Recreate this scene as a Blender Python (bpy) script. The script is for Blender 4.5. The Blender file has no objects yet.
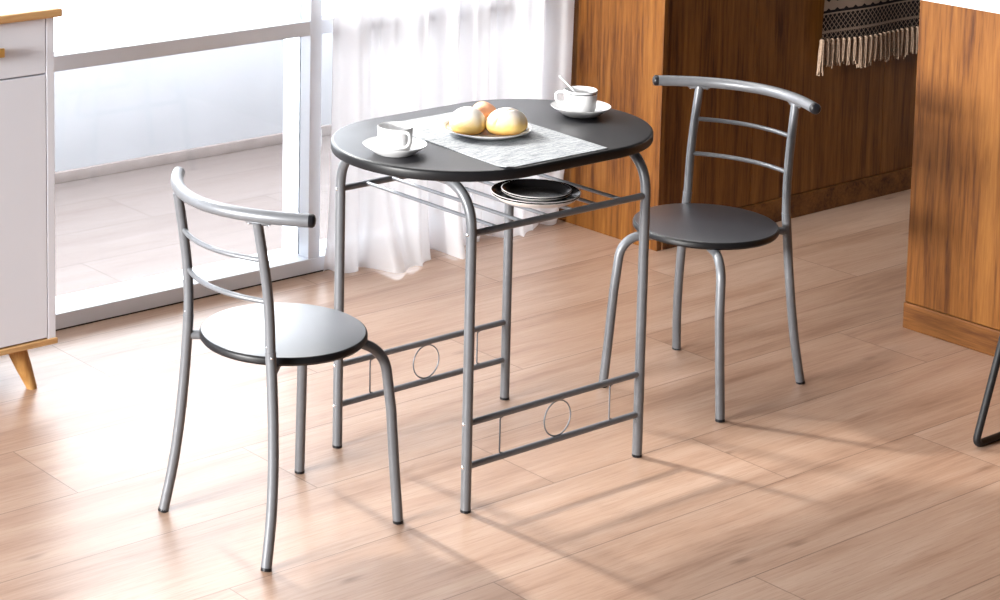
import bpy, bmesh, math, random
from mathutils import Vector, Matrix
random.seed(7)
PI = math.pi
S = bpy.context.scene
COL = S.collection

# ------------------------------------------------------------------ materials
def mat(name):
    m = bpy.data.materials.new(name); m.use_nodes = True
    nt = m.node_tree
    return m, nt, nt.nodes['Principled BSDF']

def N(nt, kind, **kw):
    n = nt.nodes.new(kind)
    for k, v in kw.items():
        if k in ('operation', 'blend_type', 'data_type', 'noise_dimensions', 'feature', 'interpolation', 'wave_type', 'bands_direction'):
            setattr(n, k, v)
        else:
            n.inputs[k].default_value = v
    return n

def L(nt, a, b): nt.links.new(a, b)

def math_node(nt, op, a, b=None, c=None):
    n = nt.nodes.new('ShaderNodeMath'); n.operation = op
    for i, v in enumerate((a, b, c)):
        if v is None: continue
        if isinstance(v, (int, float)): n.inputs[i].default_value = v
        else: nt.links.new(v, n.inputs[i])
    return n.outputs[0]

def ramp(nt, fac, stops, interp='LINEAR'):
    r = nt.nodes.new('ShaderNodeValToRGB'); r.color_ramp.interpolation = interp
    e = r.color_ramp.elements
    while len(e) > 1: e.remove(e[-1])
    e[0].position = stops[0][0]; e[0].color = (*stops[0][1], 1)
    for p, c in stops[1:]:
        k = e.new(p); k.color = (*c, 1)
    nt.links.new(fac, r.inputs[0])
    return r.outputs[0]

def mix(nt, fac, a, b, blend='MIX'):
    n = nt.nodes.new('ShaderNodeMix'); n.data_type = 'RGBA'; n.blend_type = blend
    for sock, v in ((n.inputs[0], fac), (n.inputs[6], a), (n.inputs[7], b)):
        if isinstance(v, (int, float)): sock.default_value = v
        elif isinstance(v, tuple): sock.default_value = (*v, 1)
        else: nt.links.new(v, sock)
    return n.outputs[2]

def obj_coords(nt, scale=(1, 1, 1), loc=(0, 0, 0)):
    tc = nt.nodes.new('ShaderNodeTexCoord'); mp = nt.nodes.new('ShaderNodeMapping')
    mp.inputs['Scale'].default_value = scale; mp.inputs['Location'].default_value = loc
    nt.links.new(tc.outputs['Object'], mp.inputs[0])
    return mp.outputs[0]

def noise(nt, vec, scale, detail=3, rough=.5, dist=0.):
    n = nt.nodes.new('ShaderNodeTexNoise')
    n.inputs['Scale'].default_value = scale; n.inputs['Detail'].default_value = detail
    n.inputs['Roughness'].default_value = rough; n.inputs['Distortion'].default_value = dist
    nt.links.new(vec, n.inputs['Vector'])
    return n.outputs['Fac']

def bump(nt, p, h, strength=.2, dist=.002):
    b = nt.nodes.new('ShaderNodeBump'); b.inputs['Strength'].default_value = strength
    b.inputs['Distance'].default_value = dist
    nt.links.new(h, b.inputs['Height']); nt.links.new(b.outputs[0], p.inputs['Normal'])

def plain(name, col, rough=.5, metal=0., spec=.5, var=.06, scale=30, bumpy=0.):
    m, nt, p = mat(name)
    f = noise(nt, obj_coords(nt), scale, 3)
    lo = tuple(max(0, c * (1 - var)) for c in col); hi = tuple(min(1, c * (1 + var)) for c in col)
    L(nt, ramp(nt, f, [(.3, lo), (.7, hi)]), p.inputs['Base Color'])
    p.inputs['Roughness'].default_value = rough; p.inputs['Metallic'].default_value = metal
    p.inputs['Specular IOR Level'].default_value = spec
    if bumpy: bump(nt, p, noise(nt, obj_coords(nt), scale * 8, 2), bumpy, .0006)
    return m

M = {}
M['silver'] = plain('silver_enamel', (.142, .147, .158), .40, .32, .4, .05, 60, .10)
M['rod'] = plain('grey_rod_enamel', (.19, .20, .22), .40, .28, .4, .05, 60, .08)
M['black_board'] = plain('black_laminate', (.019, .019, .022), .37, 0, .5, .10, 220, .06)
M['black_seat'] = plain('black_seat_laminate', (.012, .0135, .021), .41, 0, .9, .10, 220, .06)
for n_ in M['black_seat'].node_tree.nodes:
    if n_.type == 'BSDF_PRINCIPLED':
        n_.inputs['Coat Weight'].default_value = .8; n_.inputs['Coat Roughness'].default_value = .38; n_.inputs['Coat IOR'].default_value = 1.6
M['black_edge'] = plain('black_edge_band', (.006, .006, .007), .42, 0, .3, .1, 60)
M['black_rubber'] = plain('black_rubber', (.008, .008, .010), .35, 0, .3, .1, 60)
M['black_steel'] = plain('black_powder_coat', (.008, .008, .009), .55, 0, .3, .1, 60)
M['bolt'] = plain('zinc_bolt', (.75, .75, .77), .25, .9, .5, .04, 80)
M['porcelain'] = plain('white_porcelain', (.66, .66, .665), .14, 0, .5, .01, 20)
M['ring_gold'] = plain('dull_gold_line', (.30, .25, .12), .3, .4, .5, .1, 60)
M['ring_silver'] = plain('silver_line', (.28, .28, .29), .25, .7, .5, .1, 60)
M['plate_black'] = plain('black_glaze', (.008, .0075, .008), .22, 0, .3, .2, 40)
M['plate_rim'] = plain('raw_stoneware', (.80, .76, .74), .38, 0, .5, .08, 60)
M['spoon'] = plain('white_ceramic_spoon', (.82, .82, .82), .2, 0, .5, .01, 30)
M['white_paint'] = plain('white_window_paint', (.83, .875, .94), .40, 0, .45, .015, 8)
M['wall_paint'] = plain('interior_wall_paint', (.15, .148, .15), .9, 0, .2, .03, 6)
M['ceiling_paint'] = plain('ceiling_paint', (.30, .295, .29), .9, 0, .2, .02, 6)
M['balcony_wall'] = plain('balcony_render', (.52, .53, .555), .85, 0, .2, .03, 5)
M['balcony_base'] = plain('balcony_skirting', (.30, .255, .24), .7, 0, .3, .08, 14)
M['cabinet_white'] = plain('white_lacquer', (.78, .795, .86), .42, 0, .45, .012, 5)
M['stone_white'] = plain('white_worktop', (.86, .86, .88), .35, 0, .5, .012, 9)
M['brass'] = plain('brass', (.78, .50, .16), .3, .85, .5, .05, 50)
M['gap_shade'] = plain('track_gap_shade', (.03, .028, .027), .8, 0, .2, .05, 20)

def wood_mat(name, dark, midc, light, axis='z', rough=.45, fine=1.0, spec=.28):
    m, nt, p = mat(name)
    s = {'z': (1, 1, .055), 'x': (.06, 1, 1), 'y': (1, .06, 1)}[axis]
    v = obj_coords(nt, s)
    a = noise(nt, v, 20 * fine, 4, .55, .6)
    b = noise(nt, v, 95 * fine, 4, .65, .3)
    c = noise(nt, v, 330 * fine, 2, .5)
    f = math_node(nt, 'MULTIPLY', a, .48)
    f = math_node(nt, 'MULTIPLY_ADD', b, .40, f)
    f = math_node(nt, 'MULTIPLY_ADD', c, .12, f)
    col = ramp(nt, f, [(.37, dark), (.49, midc), (.62, light)])
    L(nt, col, p.inputs['Base Color'])
    p.inputs['Roughness'].default_value = rough
    p.inputs['Specular IOR Level'].default_value = spec
    bump(nt, p, f, .12, .002)
    return m
M['walnut'] = wood_mat('honey_brown_veneer', (.058, .0155, .0022), (.155, .0545, .0085), (.232, .094, .018))
M['walnut_side'] = wood_mat('honey_brown_veneer_plinth', (.050, .0135, .0025), (.13, .047, .009), (.20, .08, .018), 'y')
M['oak'] = wood_mat('light_oak', (.42, .22, .085), (.56, .32, .135), (.66, .42, .20), 'x', .45)
M['oak_leg'] = wood_mat('oak_leg', (.36, .17, .05), (.48, .25, .08), (.58, .34, .13), 'z', .45)

def floor_mat(name, c0, c1, c2, rough, spec):
    m, nt, p = mat(name)
    tc = nt.nodes.new('ShaderNodeTexCoord'); sx = nt.nodes.new('ShaderNodeSeparateXYZ')
    L(nt, tc.outputs['Object'], sx.inputs[0])
    X, Y = sx.outputs[0], sx.outputs[1]
    r = math_node(nt, 'DIVIDE', math_node(nt, 'SUBTRACT', Y, .0615), .2793)
    row = math_node(nt, 'FLOOR', r); fr = math_node(nt, 'FRACT', r)
    u = math_node(nt, 'DIVIDE', math_node(nt, 'ADD', math_node(nt, 'MULTIPLY_ADD', row, .445, X), .445), 1.335)
    brd = math_node(nt, 'FLOOR', u); fu = math_node(nt, 'FRACT', u)
    idv = nt.nodes.new('ShaderNodeCombineXYZ'); L(nt, row, idv.inputs[0]); L(nt, brd, idv.inputs[1])
    wn = nt.nodes.new('ShaderNodeTexWhiteNoise'); wn.noise_dimensions = '2D'; L(nt, idv.outputs[0], wn.inputs['Vector'])
    rnd = wn.outputs['Value']
    gv = nt.nodes.new('ShaderNodeCombineXYZ')
    L(nt, math_node(nt, 'MULTIPLY_ADD', rnd, 13., math_node(nt, 'MULTIPLY', X, .9)), gv.inputs[0])
    L(nt, math_node(nt, 'MULTIPLY_ADD', row, 3.7, math_node(nt, 'MULTIPLY', Y, 9.)), gv.inputs[1])
    g = noise(nt, gv.outputs[0], 1.5, 6, .62, .35)
    gv2 = nt.nodes.new('ShaderNodeCombineXYZ')
    L(nt, math_node(nt, 'MULTIPLY_ADD', rnd, 31., math_node(nt, 'MULTIPLY', X, 2.2)), gv2.inputs[0])
    L(nt, math_node(nt, 'MULTIPLY', Y, 60.), gv2.inputs[1])
    g2 = noise(nt, gv2.outputs[0], 2.2, 4, .6, .3)
    f = math_node(nt, 'MULTIPLY_ADD', g2, .34, math_node(nt, 'MULTIPLY', g, .66))
    f = math_node(nt, 'MULTIPLY_ADD', math_node(nt, 'SUBTRACT', rnd, .5), .10, f)
    col = ramp(nt, f, [(.28, c0), (.46, c1), (.66, c2)])
    # fine dark pores and the odd knot
    gv3 = nt.nodes.new('ShaderNodeCombineXYZ')
    L(nt, math_node(nt, 'MULTIPLY_ADD', rnd, 47., math_node(nt, 'MULTIPLY', X, 5.)), gv3.inputs[0])
    L(nt, math_node(nt, 'MULTIPLY', Y, 160.), gv3.inputs[1])
    pores = noise(nt, gv3.outputs[0], 1.6, 3, .6)
    col = mix(nt, math_node(nt, 'MULTIPLY', math_node(nt, 'GREATER_THAN', pores, .60), .30), col, c0)
    gv4 = nt.nodes.new('ShaderNodeCombineXYZ')
    L(nt, math_node(nt, 'MULTIPLY_ADD', rnd, 9., math_node(nt, 'MULTIPLY', X, 2.2)), gv4.inputs[0])
    L(nt, math_node(nt, 'MULTIPLY', Y, 6.5), gv4.inputs[1])
    vo = nt.nodes.new('ShaderNodeTexVoronoi'); vo.inputs['Scale'].default_value = 1.0
    L(nt, gv4.outputs[0], vo.inputs['Vector'])
    kd = math_node(nt, 'MULTIPLY_ADD', math_node(nt, 'SUBTRACT', g2, .5), .12, vo.outputs['Distance'])
    kn = math_node(nt, 'SUBTRACT', 1., math_node(nt, 'SMOOTH_MIN', math_node(nt, 'DIVIDE', kd, .085), 1., .3))
    kn = math_node(nt, 'MAXIMUM', kn, 0.)
    col = mix(nt, math_node(nt, 'MULTIPLY', kn, .75), col, tuple(c * .62 for c in c0))
    ey = math_node(nt, 'MULTIPLY', math_node(nt, 'MINIMUM', fr, math_node(nt, 'SUBTRACT', 1., fr)), .2793)
    ex = math_node(nt, 'MULTIPLY', math_node(nt, 'MINIMUM', fu, math_node(nt, 'SUBTRACT', 1., fu)), 1.335)
    e = math_node(nt, 'MINIMUM', ey, ex)
    groove = math_node(nt, 'LESS_THAN', e, .0014)
    col = mix(nt, math_node(nt, 'MULTIPLY', groove, .62), col, tuple(c * .42 for c in c0))
    L(nt, col, p.inputs['Base Color'])
    L(nt, math_node(nt, 'MULTIPLY_ADD', g2, .10, rough - .05), p.inputs['Roughness'])
    p.inputs['Specular IOR Level'].default_value = spec
    h = math_node(nt, 'SUBTRACT', math_node(nt, 'MULTIPLY', f, .12), groove)
    bump(nt, p, h, .25, .0012)
    return m
M['floor'] = floor_mat('oak_laminate', (.235, .125, .080), (.400, .252, .175), (.50, .348, .262), .37, .68)
M['deck'] = floor_mat('bleached_deck', (.125, .098, .090), (.155, .128, .119), (.178, .152, .143), .6, .2)

def glass_mat():
    m, nt, p = mat('window_glass'); nt.nodes.remove(p)
    out = nt.nodes['Material Output']
    t = nt.nodes.new('ShaderNodeBsdfTransparent'); t.inputs[0].default_value = (.96, .97, .97, 1)
    g = nt.nodes.new('ShaderNodeBsdfGlossy'); g.inputs['Roughness'].default_value = .02
    fr = nt.nodes.new('ShaderNodeFresnel'); fr.inputs[0].default_value = 1.35
    ms = nt.nodes.new('ShaderNodeMixShader')
    L(nt, fr.outputs[0], ms.inputs[0]); L(nt, t.outputs[0], ms.inputs[1]); L(nt, g.outputs[0], ms.inputs[2])
    L(nt, ms.outputs[0], out.inputs[0])
    return m
M['glass'] = glass_mat()

def sheer_mat():
    m, nt, p = mat('white_sheer_voile'); nt.nodes.remove(p)
    out = nt.nodes['Material Output']
    d = nt.nodes.new('ShaderNodeBsdfDiffuse'); d.inputs[0].default_value = (.86, .845, .85, 1)
    tl = nt.nodes.new('ShaderNodeBsdfTranslucent'); tl.inputs[0].default_value = (.84, .82, .825, 1)
    tr = nt.nodes.new('ShaderNodeBsdfTransparent'); tr.inputs[0].default_value = (1, 1, 1, 1)
    a = nt.nodes.new('ShaderNodeMixShader'); a.inputs[0].default_value = .37
    b = nt.nodes.new('ShaderNodeMixShader')
    w = noise(nt, obj_coords(nt, (1, 1, .05)), 900, 1)
    L(nt, math_node(nt, 'MULTIPLY_ADD', w, .03, .012), b.inputs[0])
    L(nt, d.outputs[0], a.inputs[1]); L(nt, tl.outputs[0], a.inputs[2])
    L(nt, a.outputs[0], b.inputs[1]); L(nt, tr.outputs[0], b.inputs[2])
    L(nt, b.outputs[0], out.inputs[0])
    return m
M['sheer'] = sheer_mat()

def mat_weave():
    m, nt, p = mat('grey_white_weave')
    a = noise(nt, obj_coords(nt, (8, 105, 1)), 2.6, 3, .6)
    b = noise(nt, obj_coords(nt, (60, 420, 1)), 2.0, 2, .5)
    f = math_node(nt, 'MULTIPLY_ADD', b, .35, math_node(nt, 'MULTIPLY', a, .65))
    L(nt, ramp(nt, f, [(.37, (.09, .10, .115)), (.48, (.27, .285, .30)), (.58, (.43, .44, .45))]), p.inputs['Base Color'])
    p.inputs['Roughness'].default_value = .7
    bump(nt, p, b, .3, .001)
    return m
M['weave'] = mat_weave()

def bun_mat(name, body, base, topc, lo, hi):
    m, nt, p = mat(name)
    tc = nt.nodes.new('ShaderNodeTexCoord'); sx = nt.nodes.new('ShaderNodeSeparateXYZ')
    L(nt, tc.outputs['Object'], sx.inputs[0])
    n = noise(nt, obj_coords(nt), 55, 3)
    z = math_node(nt, 'MULTIPLY_ADD', math_node(nt, 'SUBTRACT', n, .5), .016, sx.outputs[2])
    L(nt, ramp(nt, math_node(nt, 'DIVIDE', z, .06), [(.0, base), (lo * .6, body), (lo, body), (hi, topc)]), p.inputs['Base Color'])
    p.inputs['Roughness'].default_value = .62
    p.inputs['Subsurface Weight'].default_value = .12; p.inputs['Subsurface Radius'].default_value = (.012, .006, .003)
    p.inputs['Subsurface Scale'].default_value = .4
    bump(nt, p, n, .2, .001)
    return m
M['bun_yellow'] = bun_mat('floured_yellow_crust', (.84, .58, .19), (.74, .38, .08), (.84, .79, .74), .34, .80)
M['bun_orange'] = bun_mat('orange_crust', (.85, .40, .20), (.80, .36, .12), (.88, .46, .28), .3, .8)

def runner_mat():
    m, nt, p = mat('black_cream_runner')
    tc = nt.nodes.new('ShaderNodeTexCoord'); sx = nt.nodes.new('ShaderNodeSeparateXYZ')
    L(nt, tc.outputs['Object'], sx.inputs[0])
    X, Z = sx.outputs[0], sx.outputs[2]               # Z is the height above the hem
    cream = (.46, .35, .275); black = (.018, .013, .015)
    def tri(v, per):
        return math_node(nt, 'ABSOLUTE', math_node(nt, 'SUBTRACT', math_node(nt, 'FRACT', math_node(nt, 'DIVIDE', v, per)), .5))
    a = tri(math_node(nt, 'ADD', X, Z), .021); b = tri(math_node(nt, 'SUBTRACT', X, Z), .021)
    latt = math_node(nt, 'LESS_THAN', math_node(nt, 'MINIMUM', a, b), .085)      # cream diamond lattice
    dots = math_node(nt, 'LESS_THAN', math_node(nt, 'ADD', tri(X, .042), math_node(nt, 'MULTIPLY', tri(math_node(nt, 'ADD', Z, .0), .036), 1.3)), .30)
    c_l = mix(nt, latt, black, cream)
    c_d = mix(nt, dots, cream, black)
    def band(lo, hi):
        return math_node(nt, 'MULTIPLY', math_node(nt, 'GREATER_THAN', Z, lo), math_node(nt, 'LESS_THAN', Z, hi))
    col = c_d
    for lo, hi, c in ((-.01, .018, c_l), (.018, .026, cream), (.026, .078, c_l), (.078, .083, cream), (.083, .091, black), (.135, .142, black)):
        col = mix(nt, band(lo, hi), col, c)
    col = mix(nt, math_node(nt, 'GREATER_THAN', Z, .16), col, c_l)
    L(nt, col, p.inputs['Base Color']); p.inputs['Roughness'].default_value = .9
    p.inputs['Specular IOR Level'].default_value = .1
    bump(nt, p, noise(nt, obj_coords(nt), 600, 2), .4, .001)
    return m
M['runner'] = runner_mat()
M['tassel'] = plain('cream_cotton_yarn', (.36, .26, .19), .9, 0, .1, .25, 160, .4)

# ------------------------------------------------------------------ mesh helpers
def link(name, bm, material, parent=None, loc=(0, 0, 0), rotz=0., smooth=38):
    bm.normal_update()
    me = bpy.data.meshes.new(name); bm.to_mesh(me); bm.free()
    for mm in (material if isinstance(material, (list, tuple)) else [material]): me.materials.append(mm)
    if smooth is not None:
        for p in me.polygons: p.use_smooth = True
        me.set_sharp_from_angle(angle=math.radians(smooth))
    o = bpy.data.objects.new(name, me); COL.objects.link(o)
    o.location = loc; o.rotation_euler = (0, 0, rotz)
    if parent is not None: o.parent = parent
    return o

def tag(o, label=None, cat=None, group=None, kind=None):
    for k, v in (('label', label), ('category', cat), ('group', group), ('kind', kind)):
        if v: o[k] = v
    return o

def thing(name, label, cat, loc=(0, 0, 0), rotz=0., group=None):
    o = bpy.data.objects.new(name, None); COL.objects.link(o)
    o.empty_display_size = .05; o.location = loc; o.rotation_euler = (0, 0, rotz)
    return tag(o, label, cat, group)

def copy_tree(o, parent=None):
    c = o.copy(); COL.objects.link(c)
    if parent is not None: c.parent = parent
    for ch in list(o.children): copy_tree(ch, c)
    return c

def box(bm, lo, hi, bev=0., seg=2, mi=0):
    r = bmesh.ops.create_cube(bm, size=1.)
    vs = r['verts']
    for v in vs:
        v.co = Vector((lo[i] + (v.co[i] + .5) * (hi[i] - lo[i]) for i in range(3)))
    fs = set(f for v in vs for f in v.link_faces)
    for f in fs: f.material_index = mi
    if bev:
        es = list(set(e for v in vs for e in v.link_edges))
        bmesh.ops.bevel(bm, geom=es, offset=bev, segments=seg, affect='EDGES', profile=.6, clamp_overlap=True)
    return bm

def tube(bm, pts, r, seg=14, caps=True, closed=False, mi=0):
    """round tube through the points; r is one radius or one per point"""
    pts = [Vector(p) for p in pts]; n = len(pts)
    rs = [r] * n if isinstance(r, (int, float)) else list(r)
    T = []
    for i in range(n):
        if closed: t = pts[(i + 1) % n] - pts[i - 1]
        else: t = pts[min(i + 1, n - 1)] - pts[max(i - 1, 0)]
        T.append(t.normalized())
    ref = Vector((0, 0, 1)) if abs(T[0].z) < .9 else Vector((1, 0, 0))
    u = T[0].cross(ref).normalized(); rings = []
    for i in range(n):
        u = (u - T[i] * u.dot(T[i])).normalized(); w = T[i].cross(u)
        k = 1.
        if 0 < i < n - 1 and not closed:
            d = (pts[i] - pts[i - 1]).normalized().dot(T[i]); k = 1 / max(d, .7)
        rings.append([bm.verts.new(pts[i] + (u * math.cos(2 * PI * j / seg) + w * math.sin(2 * PI * j / seg)) * rs[i] * (1 if k < 1.0001 else 1)) for j in range(seg)])
    m = n if closed else n - 1
    for i in range(m):
        a, b = rings[i], rings[(i + 1) % n]
        for j in range(seg):
            f = bm.faces.new((a[j], a[(j + 1) % seg], b[(j + 1) % seg], b[j])); f.material_index = mi
    if caps and not closed:
        f = bm.faces.new(list(reversed(rings[0]))); f.material_index = mi
        f = bm.faces.new(rings[-1]); f.material_index = mi
    return bm

def lathe(bm, prof, seg=48, mi=0, mis=None, close_axis=True):
    """turn a list of (radius, z) about the Z axis"""
    rings = []
    for (r, z) in prof:
        if r < 1e-6: rings.append([bm.verts.new((0, 0, z))])
        else: rings.append([bm.verts.new((r * math.cos(2 * PI * j / seg), r * math.sin(2 * PI * j / seg), z)) for j in range(seg)])
    for i in range(len(rings) - 1):
        a, b = rings[i], rings[i + 1]
        k = mi if mis is None else mis[i]
        for j in range(seg):
            j2 = (j + 1) % seg
            if len(a) == 1 and len(b) == 1: continue
            if len(a) == 1: f = bm.faces.new((a[0], b[j2], b[j]))
            elif len(b) == 1: f = bm.faces.new((a[j], a[j2], b[0]))
            else: f = bm.faces.new((a[j], a[j2], b[j2], b[j]))
            f.material_index = k
    bmesh.ops.recalc_face_normals(bm, faces=bm.faces[:])
    return bm

def smooth_path(keys, n=10):
    """Catmull-Rom through the key points"""
    P = [Vector(k) for k in keys]; P = [P[0] * 2 - P[1]] + P + [P[-1] * 2 - P[-2]]
    out = []
    for i in range(1, len(P) - 2):
        for k in range(n):
            t = k / n; a, b, c, d = P[i - 1], P[i], P[i + 1], P[i + 2]
            out.append(.5 * ((2 * b) + (c - a) * t + (2 * a - 5 * b + 4 * c - d) * t * t + (3 * b - a - 3 * c + d) * t ** 3))
    out.append(P[-2])
    return out

def bend_path(a, corner, b, rad, n=10):
    """straight a > corner > straight b with a rounded corner"""
    a, c, b = Vector(a), Vector(corner), Vector(b)
    d1 = (a - c).normalized(); d2 = (b - c).normalized()
    p0, p2 = c + d1 * rad, c + d2 * rad
    out = [a]
    for i in range(n + 1):
        t = i / n; w = (1 - t) ** 2 + 2 * t * (1 - t) * .85 + t * t
        out.append((p0 * (1 - t) ** 2 + c * 2 * t * (1 - t) * .85 + p2 * t * t) / w)
    out.append(b)
    return out

def bolt(parent, pos, direction, r=.0042):
    bm = bmesh.new()
    bmesh.ops.create_uvsphere(bm, u_segments=12, v_segments=6, radius=r)
    d = Vector(direction).normalized()
    rot = Vector((0, 0, 1)).rotation_difference(d).to_matrix()
    for v in bm.verts:
        v.co.z = max(v.co.z, -r * .2) * .7
        v.co = rot @ v.co + Vector(pos)
    return link('bolt', bm, M['bolt'], parent)

def struct(name, bm, m, parent=None, **k):
    o = link(name, bm, m, parent, **k)
    if parent is None: o['kind'] = 'structure'
    return o

# ------------------------------------------------------------------ the room
X0, X1, Y0, Y1, H = -3.7, 3.3, -4.7, 1.28, 2.6
struct('floor', box(bmesh.new(), (X0, Y0, -.06), (X1, 1.40, 0)), M['floor'], smooth=None)
struct('ceiling', box(bmesh.new(), (X0, Y0, H), (X1, 1.40, H + .08)), M['ceiling_paint'], smooth=None)
struct('wall_front', box(bmesh.new(), (X0 - .1, Y0 - .1, 0), (X1 + .1, Y0, H)), M['wall_paint'], smooth=None)
struct('wall_right', box(bmesh.new(), (X1, Y0, 0), (X1 + .1, 1.40, H)), M['wall_paint'], smooth=None)
wl = bmesh.new()                                   # left wall; its unseen opening is added to let side light in
box(wl, (X0 - .1, Y0, 0), (X0, -.75, H)); box(wl, (X0 - .1, 1.0, 0), (X0, 1.40, H))
box(wl, (X0 - .1, -.75, 0), (X0, 1.0, .5)); box(wl, (X0 - .1, -.75, 2.3), (X0, 1.0, H))
struct('wall_left', wl, M['wall_paint'], smooth=None)
wb = bmesh.new()
WL = -2.35                                          # the glazing runs from WL to the bar cabinet
box(wb, (X0, Y1, 0), (WL, 1.40, H)); box(wb, (1.47, Y1, 0), (X1, 1.40, H)); box(wb, (WL, Y1, 2.25), (1.47, 1.40, H))
struct('wall_back', wb, M['wall_paint'], smooth=None)

# glazed balcony front
win = struct('window_1', box(bmesh.new(), (WL, 1.265, .004), (1.47, 1.395, .046), .002), M['white_paint'], smooth=None)
link('track_shade_strip', box(bmesh.new(), (WL, 1.267, 0), (1.47, 1.39, .004)), M['gap_shade'], win, smooth=None)  # dark strip painted in for the shadow line under the sill
link('top_rail', box(bmesh.new(), (WL, 1.268, 2.19), (1.47, 1.39, 2.25), .002), M['white_paint'], win, smooth=None)
link('mid_rail', box(bmesh.new(), (WL, 1.268, .706), (1.47, 1.32, .748), .002), M['white_paint'], win, smooth=None)
for x in (-2.30, -.93, .480):
    link('mullion', box(bmesh.new(), (x, 1.266, .046), (x + .042, 1.392, 2.19), .002), M['white_paint'], win, smooth=None)
link('jamb', box(bmesh.new(), (1.42, 1.266, .046), (1.468, 1.392, 2.19), .002), M['white_paint'], win, smooth=None)
for a, b in ((-2.258, -.93), (-.888, .480), (.522, 1.42)):
    for z0, z1 in ((.046, .706), (.748, 2.19)):
        link('pane', box(bmesh.new(), (a, 1.310, z0), (b, 1.316, z1)), M['glass'], win, smooth=None)

link('handle', box(bmesh.new(), (.5225, 1.270, .375), (.529, 1.282, .425), .002), M['bolt'], win, smooth=None)

# balcony outside
tag(struct('balcony_floor', box(bmesh.new(), (-6, 1.40, -.06), (6, 3.2, -.002)), M['deck'], smooth=None), 'pale plank deck of the balcony outside the glass')
bw = struct('balcony_wall', box(bmesh.new(), (-6, 2.545, -.002), (6, 2.70, .405), .004), M['balcony_wall'])
link('baseboard', box(bmesh.new(), (-6, 2.528, -.002), (6, 2.545, .036), .003), M['balcony_base'], bw)

# ------------------------------------------------------------------ chairs
CH = Vector((0, 0, 0))
def build_chair(label):
    t = thing('dining_chair', label, 'chair', group='bistro chairs')
    # seat: black disc, rounded edge band
    bm = bmesh.new()
    R, zt, th = .1765, .416, .018
    prof = [(0, zt), (R - .0055, zt), (R - .004, zt - .0004), (R - .0014, zt - .0022), (R, zt - .006), (R, zt - th + .005), (R - .004, zt - th), (0, zt - th)]
    lathe(bm, prof, 72, mis=[0, 0, 1, 1, 1, 1, 1])
    bmesh.ops.translate(bm, verts=bm.verts[:], vec=(-.006, 0, 0))
    link('seat', bm, [M['black_seat'], M['black_edge']], t)
    post_xz = [(-.188, .004), (-.170, .10), (-.1595, .19), (-.1535, .29), (-.1515, .38), (-.1515, .44), (-.1530, .50), (-.158, .56), (-.1680, .625), (-.1835, .709)]
    def half(z): return .177 + (.138 - .177) * min(z, .45) / .45 - .004 * max(z - .45, 0) / .26
    for s in (1, -1):
        keys = [(x, s * half(z), z) for x, z in post_xz]
        path = smooth_path(keys, 5)
        zj = .436
        lower = [p for p in path if p.z < zj]; upper = [p for p in path if p.z >= zj]
        j = lower[-1].lerp(upper[0], (zj - lower[-1].z) / (upper[0].z - lower[-1].z))
        lg = link('leg', tube(bmesh.new(), lower + [j], .0113, 18), M['silver'], t)
        link('foot_cap', tube(bmesh.new(), [(-.1887, s * .1774, 0), (-.1875, s * .1767, .0065)], .0116, 16), M['black_rubber'], lg)
        ub = tube(bmesh.new(), [j - Vector((0, 0, .0))] + upper, .0106, 18)
        tube(ub, [j - Vector((0, 0, .001)), j + Vector((0, 0, .0016))], .0118, 18)
        po = link('back_post', ub, M['silver'], t)
        # welded elbow reaching under the seat
        y = s * half(.397)
        el = bend_path((-.1488, y, .394), (-.127, y * .86, .3935), (-.05, y * .36, .3905), .012, 5)
        link('seat_bracket', tube(bmesh.new(), el, [.0098] * len(el), 14), M['silver'], t)
        for zz in (.448, .463):
            bolt(po, (-.1497 - .0102, s * half(zz), zz), (-1, 0, 0), .0036)
        bolt(lg, (-.1488 - .0075, s * (half(.43) + .0085), .427), (-1, s, 0), .0034)
    # front legs: one inverted U under the seat
    for s in (1, -1):
        path = [(.177, s * .1640, .004), (.172, s * .1555, .12), (.1675, s * .147, .25)]
        arc = bend_path((.1675, s * .147, .25), (.152, s * .138, .3885), (.025, 0, .3885), .058, 12)
        arc = [p for p in arc]
        lg = link('leg', tube(bmesh.new(), path[:-1] + arc, .0113, 18), M['silver'], t)
        link('foot_cap', tube(bmesh.new(), [(.1773, s * .1643, 0), (.1770, s * .1639, .0065)], .0116, 16), M['black_rubber'], lg)
    # ladder rungs
    for z, xp, bow in ((.628, -.1682, .034), (.540, -.1548, .034)):
        pts = []
        for i in range(17):
            f = -1 + i / 8; y = f * (half(z) - .003)
            pts.append((xp - bow * (1 - f * f), y, z))
        link('rung', tube(bmesh.new(), pts, .0056, 12), M['silver'], t)
    # curved top rail
    def rail(y): return (-.2185 + 2.05 * y * y, y, .7215)
    ys = [-.222 + i * .444 / 32 for i in range(33)]
    rl = link('top_rail', tube(bmesh.new(), [rail(y) for y in ys], .0135, 20), M['silver'], t)
    for s in (1, -1):
        a = Vector(rail(s * .221)); d = (Vector(rail(s * .222)) - Vector(rail(s * .215))).normalized()
        bm = tube(bmesh.new(), [a - d * .004, a + d * .0035, a + d * .0075, a + d * .0095], [.0137, .0137, .0110, .005], 18)
        link('end_cap', bm, M['black_rubber'], rl)
        # saddle plate that screws the post to the rail
        pts = [Vector(rail(s * (.134 + k))) - Vector((0, 0, .0125)) for k in (-.024, -.012, 0, .012, .024)]
        bm = tube(bmesh.new(), pts, [.003, .0062, .0075, .0062, .003], 12)
        link('saddle_plate', bm, M['silver'], rl)
        for k in (-.018, .018):
            pp = Vector(rail(s * (.134 + k))) - Vector((0, 0, .018))
            bolt(rl, pp, (0, 0, -1), .003)
    return t

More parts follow.
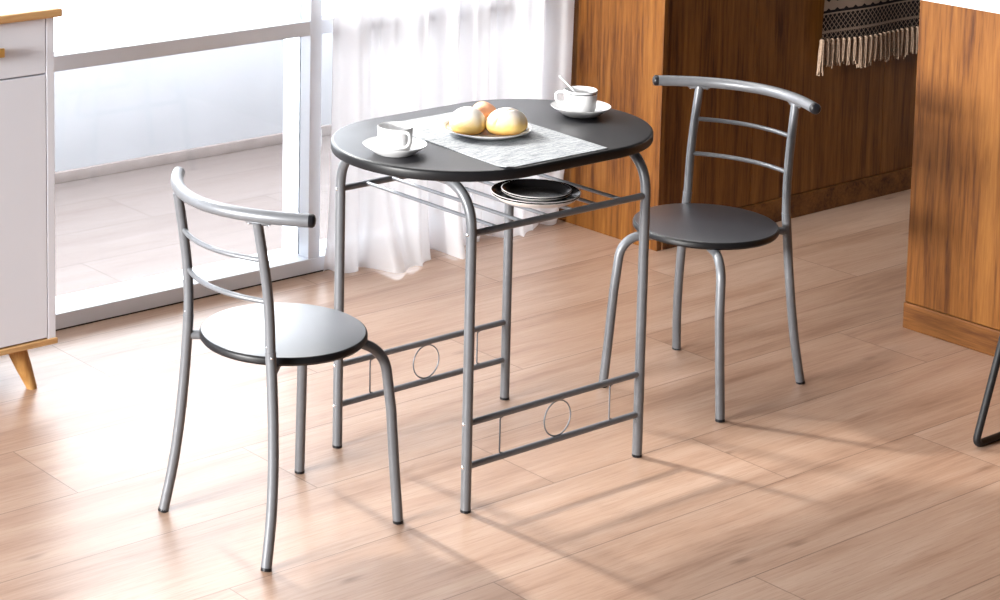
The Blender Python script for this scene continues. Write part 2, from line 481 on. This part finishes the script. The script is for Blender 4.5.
chair_a = build_chair('bistro chair at the left end of the table, its black seat shining pale')
chair_b = copy_tree(chair_a)
chair_a.location = (-.5985, -.016, 0); chair_a.rotation_euler = (0, 0, .021)
chair_b.location = (.7279, .0109, 0); chair_b.rotation_euler = (0, 0, 3.3279)
chair_b['label'] = 'bistro chair at the right end of the table, in front of the wooden bar cabinet'

# ------------------------------------------------------------------ table
TL, TW, HX, HY = .789, .5244, .2634, .2172
table = thing('bistro_table', 'oval black bistro table with silver tube legs and a wire shelf', 'table')
def stadium(bm, L_, W_, layers, seg=40):
    rings = []
    for inset, z in layers:
        r = W_ / 2 - inset; hx = L_ / 2 - W_ / 2; ring = []
        for i in range(seg + 1):
            a = -PI / 2 + PI * i / seg; ring.append((hx + r * math.cos(a), r * math.sin(a)))
        for i in range(seg + 1):
            a = PI / 2 + PI * i / seg; ring.append((-hx + r * math.cos(a), r * math.sin(a)))
        rings.append([bm.verts.new((x, y, z)) for x, y in ring])
    n = len(rings[0])
    for a, b in zip(rings, rings[1:]):
        for j in range(n): bm.faces.new((a[j], a[(j + 1) % n], b[(j + 1) % n], b[j]))
    bm.faces.new(rings[-1]); bm.faces.new(list(reversed(rings[0])))
    bmesh.ops.recalc_face_normals(bm, faces=bm.faces[:])
    return bm
ZT = .750
stadium(tb := bmesh.new(), TL, TW, [(.005, ZT - .024), (.0015, ZT - .0225), (0, ZT - .019), (0, ZT - .0065), (.0009, ZT - .0032), (.003, ZT - .0009), (.0065, ZT)])
o = link('tabletop', tb, [M['black_board'], M['black_edge']], table)
for p in o.data.polygons:
    if p.normal.z < .72: p.material_index = 1
LEG = .0113
for sx in (-1, 1):
    for sy in (-1, 1):
        zt = ZT - .024 - .0112
        path = bend_path((sx * HX, sy * HY, .004), (sx * HX, sy * HY, zt), (sx * HX, 0, zt), .095, 14)
        lg = link('leg', tube(bmesh.new(), path, LEG, 20), M['silver'], table)
        link('foot_cap', tube(bmesh.new(), [(sx * HX, sy * HY, 0), (sx * HX, sy * HY, .006)], LEG + .0004, 18), M['black_rubber'], lg)
        for z in (.1012, .1967, .6125):
            bolt(lg, (sx * (HX + LEG - .0005), sy * HY, z), (sx, 0, 0))
h1, h2, hs = .1967, .1012, .6125
for sy in (-1, 1):
    for z, r in ((h1, .0073), (h2, .0073)):
        link('stretcher', tube(bmesh.new(), [(-HX + .009, sy * HY, z), (HX - .009, sy * HY, z)], r, 14), M['rod'], table)
    bm = bmesh.new(); rr = (h1 - h2) / 2 - .0075
    tube(bm, [(.005 + rr * math.cos(2 * PI * i / 40), sy * HY, (h1 + h2) / 2 + rr * math.sin(2 * PI * i / 40)) for i in range(40)], .0017, 8, closed=True)
    link('ring', bm, M['rod'], table)
    for x in (-.168, .168):
        pts = [(x + .008, sy * HY, h1 - .007), (x + .0015, sy * HY, h1 - .0085), (x, sy * HY, h1 - .013), (x, sy * HY, h2 + .013), (x + .0015, sy * HY, h2 + .0085), (x + .008, sy * HY, h2 + .007)]
        link('spindle', tube(bmesh.new(), pts, .0018, 8), M['rod'], table)
    link('shelf_rail', tube(bmesh.new(), [(-HX + .009, sy * HY, hs), (HX - .009, sy * HY, hs)], .0075, 14), M['rod'], table)
for i in range(1, 7):
    x = -HX + i * 2 * HX / 7
    link('shelf_rod', tube(bmesh.new(), [(x, -HY + .003, hs + .002), (x, HY - .003, hs + .002)], .0042, 10), M['rod'], table)

# ------------------------------------------------------------------ things on the table
bm = bmesh.new()
nx, ny = 24, 30; mx0, mx1, my0, my1 = -.156, .146, -.2215, .2215
grid = [[bm.verts.new((mx0 + (mx1 - mx0) * i / nx + .034 * j / ny, my0 + (my1 - my0) * j / ny,
        0.0022 + .0004 * math.sin(i * .9) * math.sin(j * .7) + (.004 * max(0, (2 - i) / 2) * max(0, (2 - j) / 2)))) for j in range(ny + 1)] for i in range(nx + 1)]
for i in range(nx):
    for j in range(ny): bm.faces.new((grid[i][j], grid[i + 1][j], grid[i + 1][j + 1], grid[i][j + 1]))
r = bmesh.ops.extrude_face_region(bm, geom=bm.faces[:])
for v in [g for g in r['geom'] if isinstance(g, bmesh.types.BMVert)]: v.co.z -= .0018
bmesh.ops.recalc_face_normals(bm, faces=bm.faces[:])
tag(link('placemat', bm, M['weave'], None, (-.044, -.030, ZT), 0.), 'woven grey and white placemat lying across the black tabletop', 'placemat')

def plate_profile(R, h, foot, t=.003):
    return [(0, t), (foot, t), (R * .72, t + .001), (R * .86, h * .62), (R, h), (R + .0008, h - .0012), (R - .0005, h - .0028), (R * .84, h * .62 - t * .9), (R * .70, .001), (foot, 0), (0, 0)]
ZM = ZT + .0026
PC = (-.026, -.006)
t = thing('bread_plate', 'white plate with a thin gold line, holding three rolls on the placemat', 'plate', (PC[0], PC[1], ZM))
link('plate_body', lathe(bmesh.new(), plate_profile(.099, .016, .055), 72), M['porcelain'], t)
bm = bmesh.new()
lathe(bm, [(.0905, .0126), (.0925, .0134), (.0925, .0141), (.0905, .0133)], 72)
link('gold_line', bm, M['ring_gold'], t)

def bun(name, label, loc, rz, sx, sy, sz, m, seam=None):
    bm = bmesh.new(); bmesh.ops.create_icosphere(bm, subdivisions=5, radius=1.)
    rnd = random.Random(len(label))
    ph = [rnd.uniform(0, 6) for _ in range(4)]
    for v in bm.verts:
        x, y, z = v.co
        q = 1 + .035 * math.sin(2.3 * x + ph[0]) * math.cos(2.1 * y + ph[1]) + .02 * math.sin(4 * z + ph[2])
        if z < 0: zz = z * .62; fl = max(zz, -.42)
        else: fl = z
        d = 0.
        if seam is not None and z > -.2:
            a = x * math.cos(seam) + y * math.sin(seam) + .32 - .36 * x
            d = .17 * math.exp(-(a / .055) ** 2) * min(1, (z + .2) * 1.6) - .04 * math.exp(-((a + .16) / .11) ** 2) * max(0, z)
        k = q - d
        v.co = Vector((x * sx * k, y * sy * k, (fl + .42) * sz * (k if z > 0 else 1)))
    o = link('bread_roll', bm, m, None, loc, rz, smooth=70)
    return tag(o, label, 'bread roll', 'rolls on the white plate')
zb = ZM + .0036
bun('left', 'left roll, yellow with pale flour on top, no crease', (PC[0] - .037, PC[1] + .0235, zb), .5, .0425, .0395, .0425, M['bun_yellow'])
bun('right', 'right roll, yellow with a long crease across its floured top', (PC[0] + .029, PC[1] - .0305, zb), -.35, .0475, .0350, .0415, M['bun_yellow'], PI / 2)
bun('back', 'peach orange roll peeping out behind the two floured ones', (PC[0] + .034, PC[1] + .047, zb), .2, .034, .032, .040, M['bun_orange'])

def saucer(label, loc):
    bm = bmesh.new()
    lathe(bm, [(0, .0035), (.026, .0035), (.028, .0048), (.038, .0065), (.055, .0140), (.0685, .0225), (.0693, .0220), (.0685, .0204), (.054, .0104), (.043, .0024), (.038, 0), (0, 0)], 64)
    return tag(link('saucer', bm, M['porcelain'], None, loc), label, 'saucer', 'saucers on the table')
def cup(label, loc, handle, tilt_line=True):
    t = thing('teacup', label, 'cup', loc, handle, 'teacups on the table')
    bm = bmesh.new(); R = .0385; Hc = .0545
    lathe(bm, [(0, .0005), (.022, .0005), (.024, 0), (.026, .0012), (.0325, .0045), (.0358, .011), (.0373, .022), (R, Hc), (R - .0009, Hc + .0007), (R - .0020, Hc), (.0352, .022), (.0335, .011), (.028, .006), (0, .005)], 64)
    link('cup_body', bm, M['porcelain'], t)
    bm = bmesh.new()
    if tilt_line: lathe(bm, [(.0382, Hc - .0068), (.0386, Hc - .0068), (.0388, Hc - .0040), (.0382, Hc - .0040)], 64)
    if tilt_line: link('silver_line', bm, M['ring_silver'], t)
    pts = smooth_path([(.0365, 0, .047), (.047, 0, .0495), (.0555, 0, .0455), (.0575, 0, .036), (.053, 0, .026), (.044, 0, .0185), (.0358, 0, .0155)], 5)
    bm = tube(bmesh.new(), pts, .0030, 10)
    for v in bm.verts: v.co.y *= 1.45
    link('handle', bm, M['porcelain'], t)
    return t
SA = (-.305, -.016, ZT); SB = (.283, .008, ZT)
saucer('white saucer under the cup at the left end of the table', SA)
saucer('white saucer under the cup with a spoon', SB)
cup('empty white teacup near the left end of the table', (SA[0], SA[1], ZT + .0055), math.radians(-97), False)
cup('white teacup with a spoon in it near the wooden cabinet', (SB[0] - .002, SB[1], ZT + .0055), math.radians(143))
# spoon leaning in the right cup
t = thing('teaspoon', 'white teaspoon standing up out of the teacup', 'spoon', (SB[0] - .002, SB[1], ZT + .0055))
bow = Vector((.012, -.010, .011)); tip = Vector((-.040, .030, .087))
path = [bow.lerp(tip, k / 8) + Vector((0, 0, .004 * math.sin(PI * k / 8))) for k in range(9)]
link('spoon_handle', tube(bmesh.new(), path, [.0016, .0015, .0015, .0016, .0018, .0021, .0025, .0030, .0022], 10), M['spoon'], t)
bm = bmesh.new(); bmesh.ops.create_uvsphere(bm, u_segments=16, v_segments=10, radius=1)
rot = Vector((1, 0, 0)).rotation_difference((bow - tip).normalized()).to_matrix()
for v in bm.verts: v.co = rot @ Vector((v.co.x * .012, v.co.y * .0075, v.co.z * .0025)) + bow
link('spoon_bowl', bm, M['spoon'], t)

# plates on the wire shelf
zs = hs + .0065
def black_plate(label, loc, R, h, foot):
    t = thing('black_plate', label, 'plate', loc, 0, 'black plates on the shelf')
    # glazed top and side, raw pale lip and underside
    pr = [(0, .0045), (foot, .0045), (R * .80, .0065), (R * .90, h * .80), (R - .0012, h), (R, h - .0004), (R + .0004, h - .0014),
          (R - .0008, h - .0052), (R - .0006, h - .0060), (R - .0016, h - .0068), (R * .84, .0030), (R * .70, .0008), (foot, 0), (0, 0)]
    bm = lathe(bmesh.new(), pr, 72, mis=[0, 0, 0, 0, 1, 1, 0, 1, 1, 1, 1, 1, 1])
    link('plate_body', bm, [M['plate_black'], M['plate_rim']], t)
    return t
black_plate('larger black plate with a pale rim, lowest on the wire shelf', (.020, -.117, zs), .0985, .0205, .058)
black_plate('smaller black plate stacked on the larger one under the table', (.026, -.113, zs + .0068), .0770, .0170, .048)

# ------------------------------------------------------------------ white sideboard on the left
CX1, CX0, CY = -.600, -1.40, .905
sb = thing('sideboard', 'white sideboard with a light wood top, cut off at the left edge', 'cabinet', (-1.0, 1.08, 0))
def sbl(name, lo, hi, m, bev=.0015, parent=None):
    bm = box(bmesh.new(), lo, hi, bev)
    bmesh.ops.translate(bm, verts=bm.verts[:], vec=(1.0, -1.08, 0))
    return link(name, bm, m, parent or sb, smooth=None)
body = bmesh.new()
box(body, (CX0, CY, .132), (CX0 + .022, 1.262, .937), .0012); box(body, (CX1 - .022, CY - .001, .132), (CX1, 1.262, .937), .0012)
box(body, (CX0 + .02, CY + .02, .132), (CX1 - .02, 1.262, .160)); box(body, (CX0 + .02, CY + .02, .915), (CX1 - .02, 1.262, .937))
box(body, (CX0 + .02, 1.25, .15), (CX1 - .02, 1.262, .925)); box(body, (CX0 + .02, CY + .021, .15), (CX1 - .02, CY + .026, .925))
bmesh.ops.translate(body, verts=body.verts[:], vec=(1.0, -1.08, 0))
link('carcass', body, M['cabinet_white'], sb, smooth=None)
sbl('wood_top', (CX0 - .012, CY - .020, .937), (CX1 + .014, 1.262, .958), M['oak'], .005)
sbl('base_board', (CX0 - .002, CY - .006, .118), (CX1 + .003, 1.262, .132), M['oak'], .002)
wcol = (CX1 - .0225 - (CX0 + .0225)) / 2
for k in range(2):
    a = CX0 + .0225 + k * wcol + .0015; b = a + wcol - .003
    d = sbl('drawer', (a, CY - .001, .800), (b, CY + .02, .934), M['cabinet_white'], .0015)
    kb = bmesh.new(); xc = (a + b) / 2 + 1.0
    for dx in (-.04, .04): tube(kb, [(xc + dx, CY + .004 - 1.08, .868), (xc + dx, CY - .014 - 1.08, .868)], .0045, 12)
    box(kb, (xc - .062, CY - .022 - 1.08, .857), (xc + .062, CY - .013 - 1.08, .879), .002)
    link('handle', kb, M['brass'], d, smooth=25)
    sbl('door', (a, CY - .001, .136), (b, CY + .02, .796), M['cabinet_white'], .0015)
for sx in (-1, 1):
    for sy in (-1, 1):
        xb = (CX1 - .075) if sx > 0 else (CX0 + .075); yb = (CY + .05) if sy < 0 else 1.20
        top = Vector((xb - sx * .012, yb, .119)); bot = Vector((xb + sx * .028, yb + sy * .012, .0))
        bm = tube(bmesh.new(), [top, top.lerp(bot, .5), bot], [.0265, .0205, .0140], 18)
        for v in bm.verts:
            if v.co.z < .004: v.co.z = 0
            if v.co.z > .112: v.co.z = .119
        bmesh.ops.translate(bm, verts=bm.verts[:], vec=(1.0, -1.08, 0))
        link('leg', bm, M['oak_leg'], sb)

# ------------------------------------------------------------------ sheer curtain
def curtain():
    bm = bmesh.new(); nu, nv = 300, 70
    xa, xb = .512, 1.462
    def hem(x):                                     # how far the hem kicks into the room
        pts = [(.512, 1.235), (.594, 1.204), (.64, 1.225), (.683, 1.085), (.756, 1.126), (.832, 1.155), (.90, 1.235), (.945, 1.125), (1.02, 1.20), (1.14, 1.235), (1.222, 1.167), (1.32, 1.215), (1.40, 1.225), (1.462, 1.235)]
        for (a, ya), (b, yb) in zip(pts, pts[1:]):
            if x <= b:
                t = (x - a) / (b - a); t = t * t * (3 - 2 * t); return ya + (yb - ya) * t
        return 1.235
    rows = []
    for j in range(nv + 1):
        v = j / nv; z = 2.6 * v ** 1.7
        k = math.exp(-z / .22)
        row = []
        for i in range(nu + 1):
            u = i / nu; x = xa + (xb - xa) * u
            w = u * 30
            fold = .026 * math.sin(w * 1.25 + 1.5 * math.sin(w * .43)) + .0065 * math.sin(w * 3.9 + .7 + .6 * math.sin(z * 1.2))
            fold = math.copysign(abs(fold) ** .85 * .034 ** .15, fold)
            y = 1.205 + fold * (1 - .4 * k)
            y = y * (1 - k) + (hem(x) + fold * .55) * k
            y = min(y, 1.255)
            xx = x + .012 * math.cos(w * 1.25 + .5) * (1 - k) + .006 * k * math.sin(w * 3.1)
            zz = z
            if j < 3: zz = z + .003 + .004 * (1 + math.sin(w * 2.6)) * (1 - j / 3)
            row.append(bm.verts.new((xx, y, zz)))
        rows.append(row)
    for a, b in zip(rows, rows[1:]):
        for i in range(nu): bm.faces.new((a[i], a[i + 1], b[i + 1], b[i]))
    return bm
cu = link('sheer_curtain', curtain(), M['sheer'], None, smooth=180)
tag(cu, 'long white sheer curtain falling in folds to the floor beside the cabinet', 'curtain')

# ------------------------------------------------------------------ bar cabinet and counter
BX, BY = 1.483, .842
bar = thing('bar_cabinet', 'brown wood veneer cabinet behind the right chair, its near side in shade', 'cabinet', (2.3, 1.05, 0))
def bl(name, lo, hi, m, bev=.0015, parent=None, base=None):
    bm = box(bmesh.new(), lo, hi, bev)
    b = base or bar
    bmesh.ops.translate(bm, verts=bm.verts[:], vec=-Vector(b.location))
    return link(name, bm, m, parent or b, smooth=None)
bl('end_panel', (BX, BY, 0), (BX + .02, 1.262, .90), M['walnut'], .0012)
for a, b in ((BX + .0205, 1.905), (1.9065, 2.55), (2.5515, 3.26)):
    bl('front_panel', (a, BY + .004, .076), (b, BY + .022, .90), M['walnut'], .001)
bl('plinth', (BX + .0205, BY - .003, 0), (3.26, BY + .02, .074), M['walnut_side'], .003)
bl('carcass', (BX + .02, BY + .022, .02), (3.26, 1.26, .90), M['walnut'], 0)
bl('cabinet_top', (BX - .01, BY - .012, .90), (3.27, 1.265, .936), M['walnut_side'], .003)

ct = thing('breakfast_counter', 'wood panelled counter with a white worktop at the right edge', 'counter', (1.8, -.9, 0))
CXF = 1.513
bl('side_panel', (CXF, -1.75, .074), (CXF + .02, -.016, .902), M['walnut'], .0012, None, ct)
bl('plinth', (CXF - .004, -1.75, 0), (CXF + .02, -.014, .0725), M['walnut_side'], .004, None, ct)
bl('carcass', (CXF + .02, -1.75, .01), (2.15, -.016, .902), M['walnut'], .001, None, ct)
bl('worktop', (CXF - .022, -1.79, .902), (2.19, -.006, .942), M['stone_white'], .003, None, ct)

# runner hanging over the bar cabinet front
RX0, RX1, RZ = 2.195, 2.85, .573
ru = thing('table_runner', 'black and cream patterned runner with tassels hanging over the dark cabinet', 'runner', (RX0, BY - .02, RZ))
bm = bmesh.new(); nu, nv = 60, 40; rows = []
def rdrop(x): return -.014 * (x / .48) - .004 * math.sin(x * 9)
def rout(x, z): return -.006 + .006 * math.sin(x * 17 + 1) * max(0, 1 - z / .36)
ztop = .936 - RZ + .003
for j in range(nv + 1):
    row = []
    for i in range(nu + 1):
        x = (RX1 - RX0) * i / nu; s = j / nv * (ztop + .20)
        if s <= ztop: p = (x + .012 * s / ztop - .006, rout(x, s), s + rdrop(x) * (1 - s / ztop))
        else: p = (x + .006, -.006 + (s - ztop), ztop)
        row.append(bm.verts.new(p))
    rows.append(row)
for a, b in zip(rows, rows[1:]):
    for i in range(nu): bm.faces.new((a[i], a[i + 1], b[i + 1], b[i]))
r = bmesh.ops.solidify(bm, geom=bm.faces[:], thickness=.003)
bmesh.ops.recalc_face_normals(bm, faces=bm.faces[:])
link('cloth', bm, M['runner'], ru, smooth=60)
rt = random.Random(4); nt_ = 27
for i in range(nt_):
    x = -.004 + i * (RX1 - RX0 + .002) / (nt_ - 1); ln = .090 + rt.uniform(-.010, .012) + (.0 if i else .03)
    z0 = rdrop(x); bm = bmesh.new(); y = rout(x, 0) - .001
    bmesh.ops.create_uvsphere(bm, u_segments=10, v_segments=8, radius=.0085, matrix=Matrix.Translation((x, y, z0 - .006)))
    sk = rt.uniform(-.006, .006)
    for k in range(9):
        a = 2 * PI * k / 8; rr = .0075 if k < 8 else 0
        dx, dy = rr * math.cos(a), rr * .6 * math.sin(a)
        l2 = ln * rt.uniform(.86, 1.04)
        pts = [(x + dx * .6, y + dy, z0 - .010), (x + dx * 1.1 + sk * .4, y + dy * 1.2, z0 - .4 * l2), (x + dx * 1.3 + sk + rt.uniform(-.003, .003), y + dy * 1.3, z0 - l2)]
        tube(bm, pts, [.0030, .0034, .0022], 7)
    link('tassel', bm, M['tassel'], ru, smooth=60)

# ------------------------------------------------------------------ bar stool at the right edge
st = thing('bar_stool', 'black metal stool whose thin frame foot shows at the right edge', 'stool', (1.193, -.812, 0))
RS = .0085
for i, y in enumerate((.178, -.178)):
    a, b = (-.256, y, RS), (.225, y, RS)
    path = bend_path((-.085, y * .8, .66), a, (0, y, RS), .022, 8)[:-1] + bend_path((0, y, RS), b, (.085, y * .8, .66), .022, 8)[1:]
    link('frame_leg', tube(bmesh.new(), path, RS, 14), M['black_steel'], st)
bm = bmesh.new(); bmesh.ops.create_cone(bm, cap_ends=True, segments=48, radius1=.165, radius2=.17, depth=.035, matrix=Matrix.Translation((0, 0, .6825)))
bmesh.ops.bevel(bm, geom=[e for e in bm.edges if abs(e.verts[0].co.z - e.verts[1].co.z) < 1e-5], offset=.006, segments=3, affect='EDGES')
link('seat', bm, M['black_board'], st)
link('footrest', tube(bmesh.new(), [(.170, .166, .25), (.170, -.166, .25)], .007, 12), M['black_steel'], st)

# ------------------------------------------------------------------ light
W = bpy.data.worlds.new('sky'); S.world = W; W.use_nodes = True
nt = W.node_tree; bg = nt.nodes['Background']
bg.inputs[0].default_value = (.90, .935, 1.0, 1); bg.inputs[1].default_value = 9.6

def area(name, loc, target, size, power, col=(1, 1, 1), size_y=None, shape='RECTANGLE', spread=None):
    l = bpy.data.lights.new(name, 'AREA'); l.energy = power; l.color = col; l.shape = shape
    l.size = size
    if size_y: l.size_y = size_y
    if spread: l.spread = spread
    o = bpy.data.objects.new(name, l); COL.objects.link(o); o.location = loc
    d = Vector(target) - Vector(loc); o.rotation_euler = d.to_track_quat('-Z', 'Y').to_euler()
    return o
# low sun side lamp shining in over the balcony
area('key_lamp', (-.45, 1.95, 2.12), (.35, -.35, 0), .20, 44, (1, .955, .90), shape='DISK', spread=math.radians(95))
# added fill lamp far outside, brightening left-facing sides through the added wall opening
area('left_fill_lamp', (-9.0, .05, 2.0), (1.5, .05, .55), 2.6, 470, (1, .98, .95), 1.4, spread=math.radians(75))
area('ceiling_light', (.95, .95, 2.56), (.95, .6, 0), 1.6, 32, (1, .955, .90), .34)
o = area('sky_portal', (X0 - .02, .125, 1.4), (0, .125, 1.4), 1.75, 1, size_y=1.8); o.data.cycles.is_portal = True  # sampling portal at the added opening in the left wall
# sky portals
for a, b, zc, hz in ((WL, 1.47, 1.1, 2.2),):
    o = area('sky_portal', ((a + b) / 2, 1.42, zc), ((a + b) / 2, 0, zc), b - a, 1, size_y=hz)
    o.data.cycles.is_portal = True

# ------------------------------------------------------------------ camera (solved from the photograph's perspective)
F, CXP, CYP, PITCH, YAW, ROLL = 2120.4232, 201.9141, -97.3701, .13569, .61966, .0037
PITCH = math.radians(7.774658); YAW = math.radians(35.503499)
fw = Vector((math.sin(YAW) * math.cos(PITCH), math.cos(YAW) * math.cos(PITCH), -math.sin(PITCH)))
r0 = Vector((math.cos(YAW), -math.sin(YAW), 0)); u0 = r0.cross(fw)
rt_ = r0 * math.cos(ROLL) + u0 * math.sin(ROLL); up_ = u0 * math.cos(ROLL) - r0 * math.sin(ROLL)
cam = bpy.data.cameras.new('camera'); co = bpy.data.objects.new('camera', cam); COL.objects.link(co)
mw = Matrix((rt_, up_, -fw)).transposed().to_4x4(); mw.translation = Vector((-3.2354, -3.4037, 1.9031))
co.matrix_world = mw
cam.sensor_width = 36; cam.sensor_fit = 'HORIZONTAL'; cam.lens = F * 36 / 1000
cam.shift_x = (500 - CXP) / 1000; cam.shift_y = -(300 - CYP) / 1000
cam.clip_end = 60
S.camera = co

S.view_settings.view_transform = 'Standard'; S.view_settings.look = 'None'
S.view_settings.exposure = -.12; S.view_settings.gamma = 1; S.view_settings.use_curve_mapping = False
S.cycles.use_denoising = True
S.cycles.max_bounces = 10; S.cycles.diffuse_bounces = 5; S.cycles.transparent_max_bounces = 16
S.cycles.sample_clamp_indirect = 8
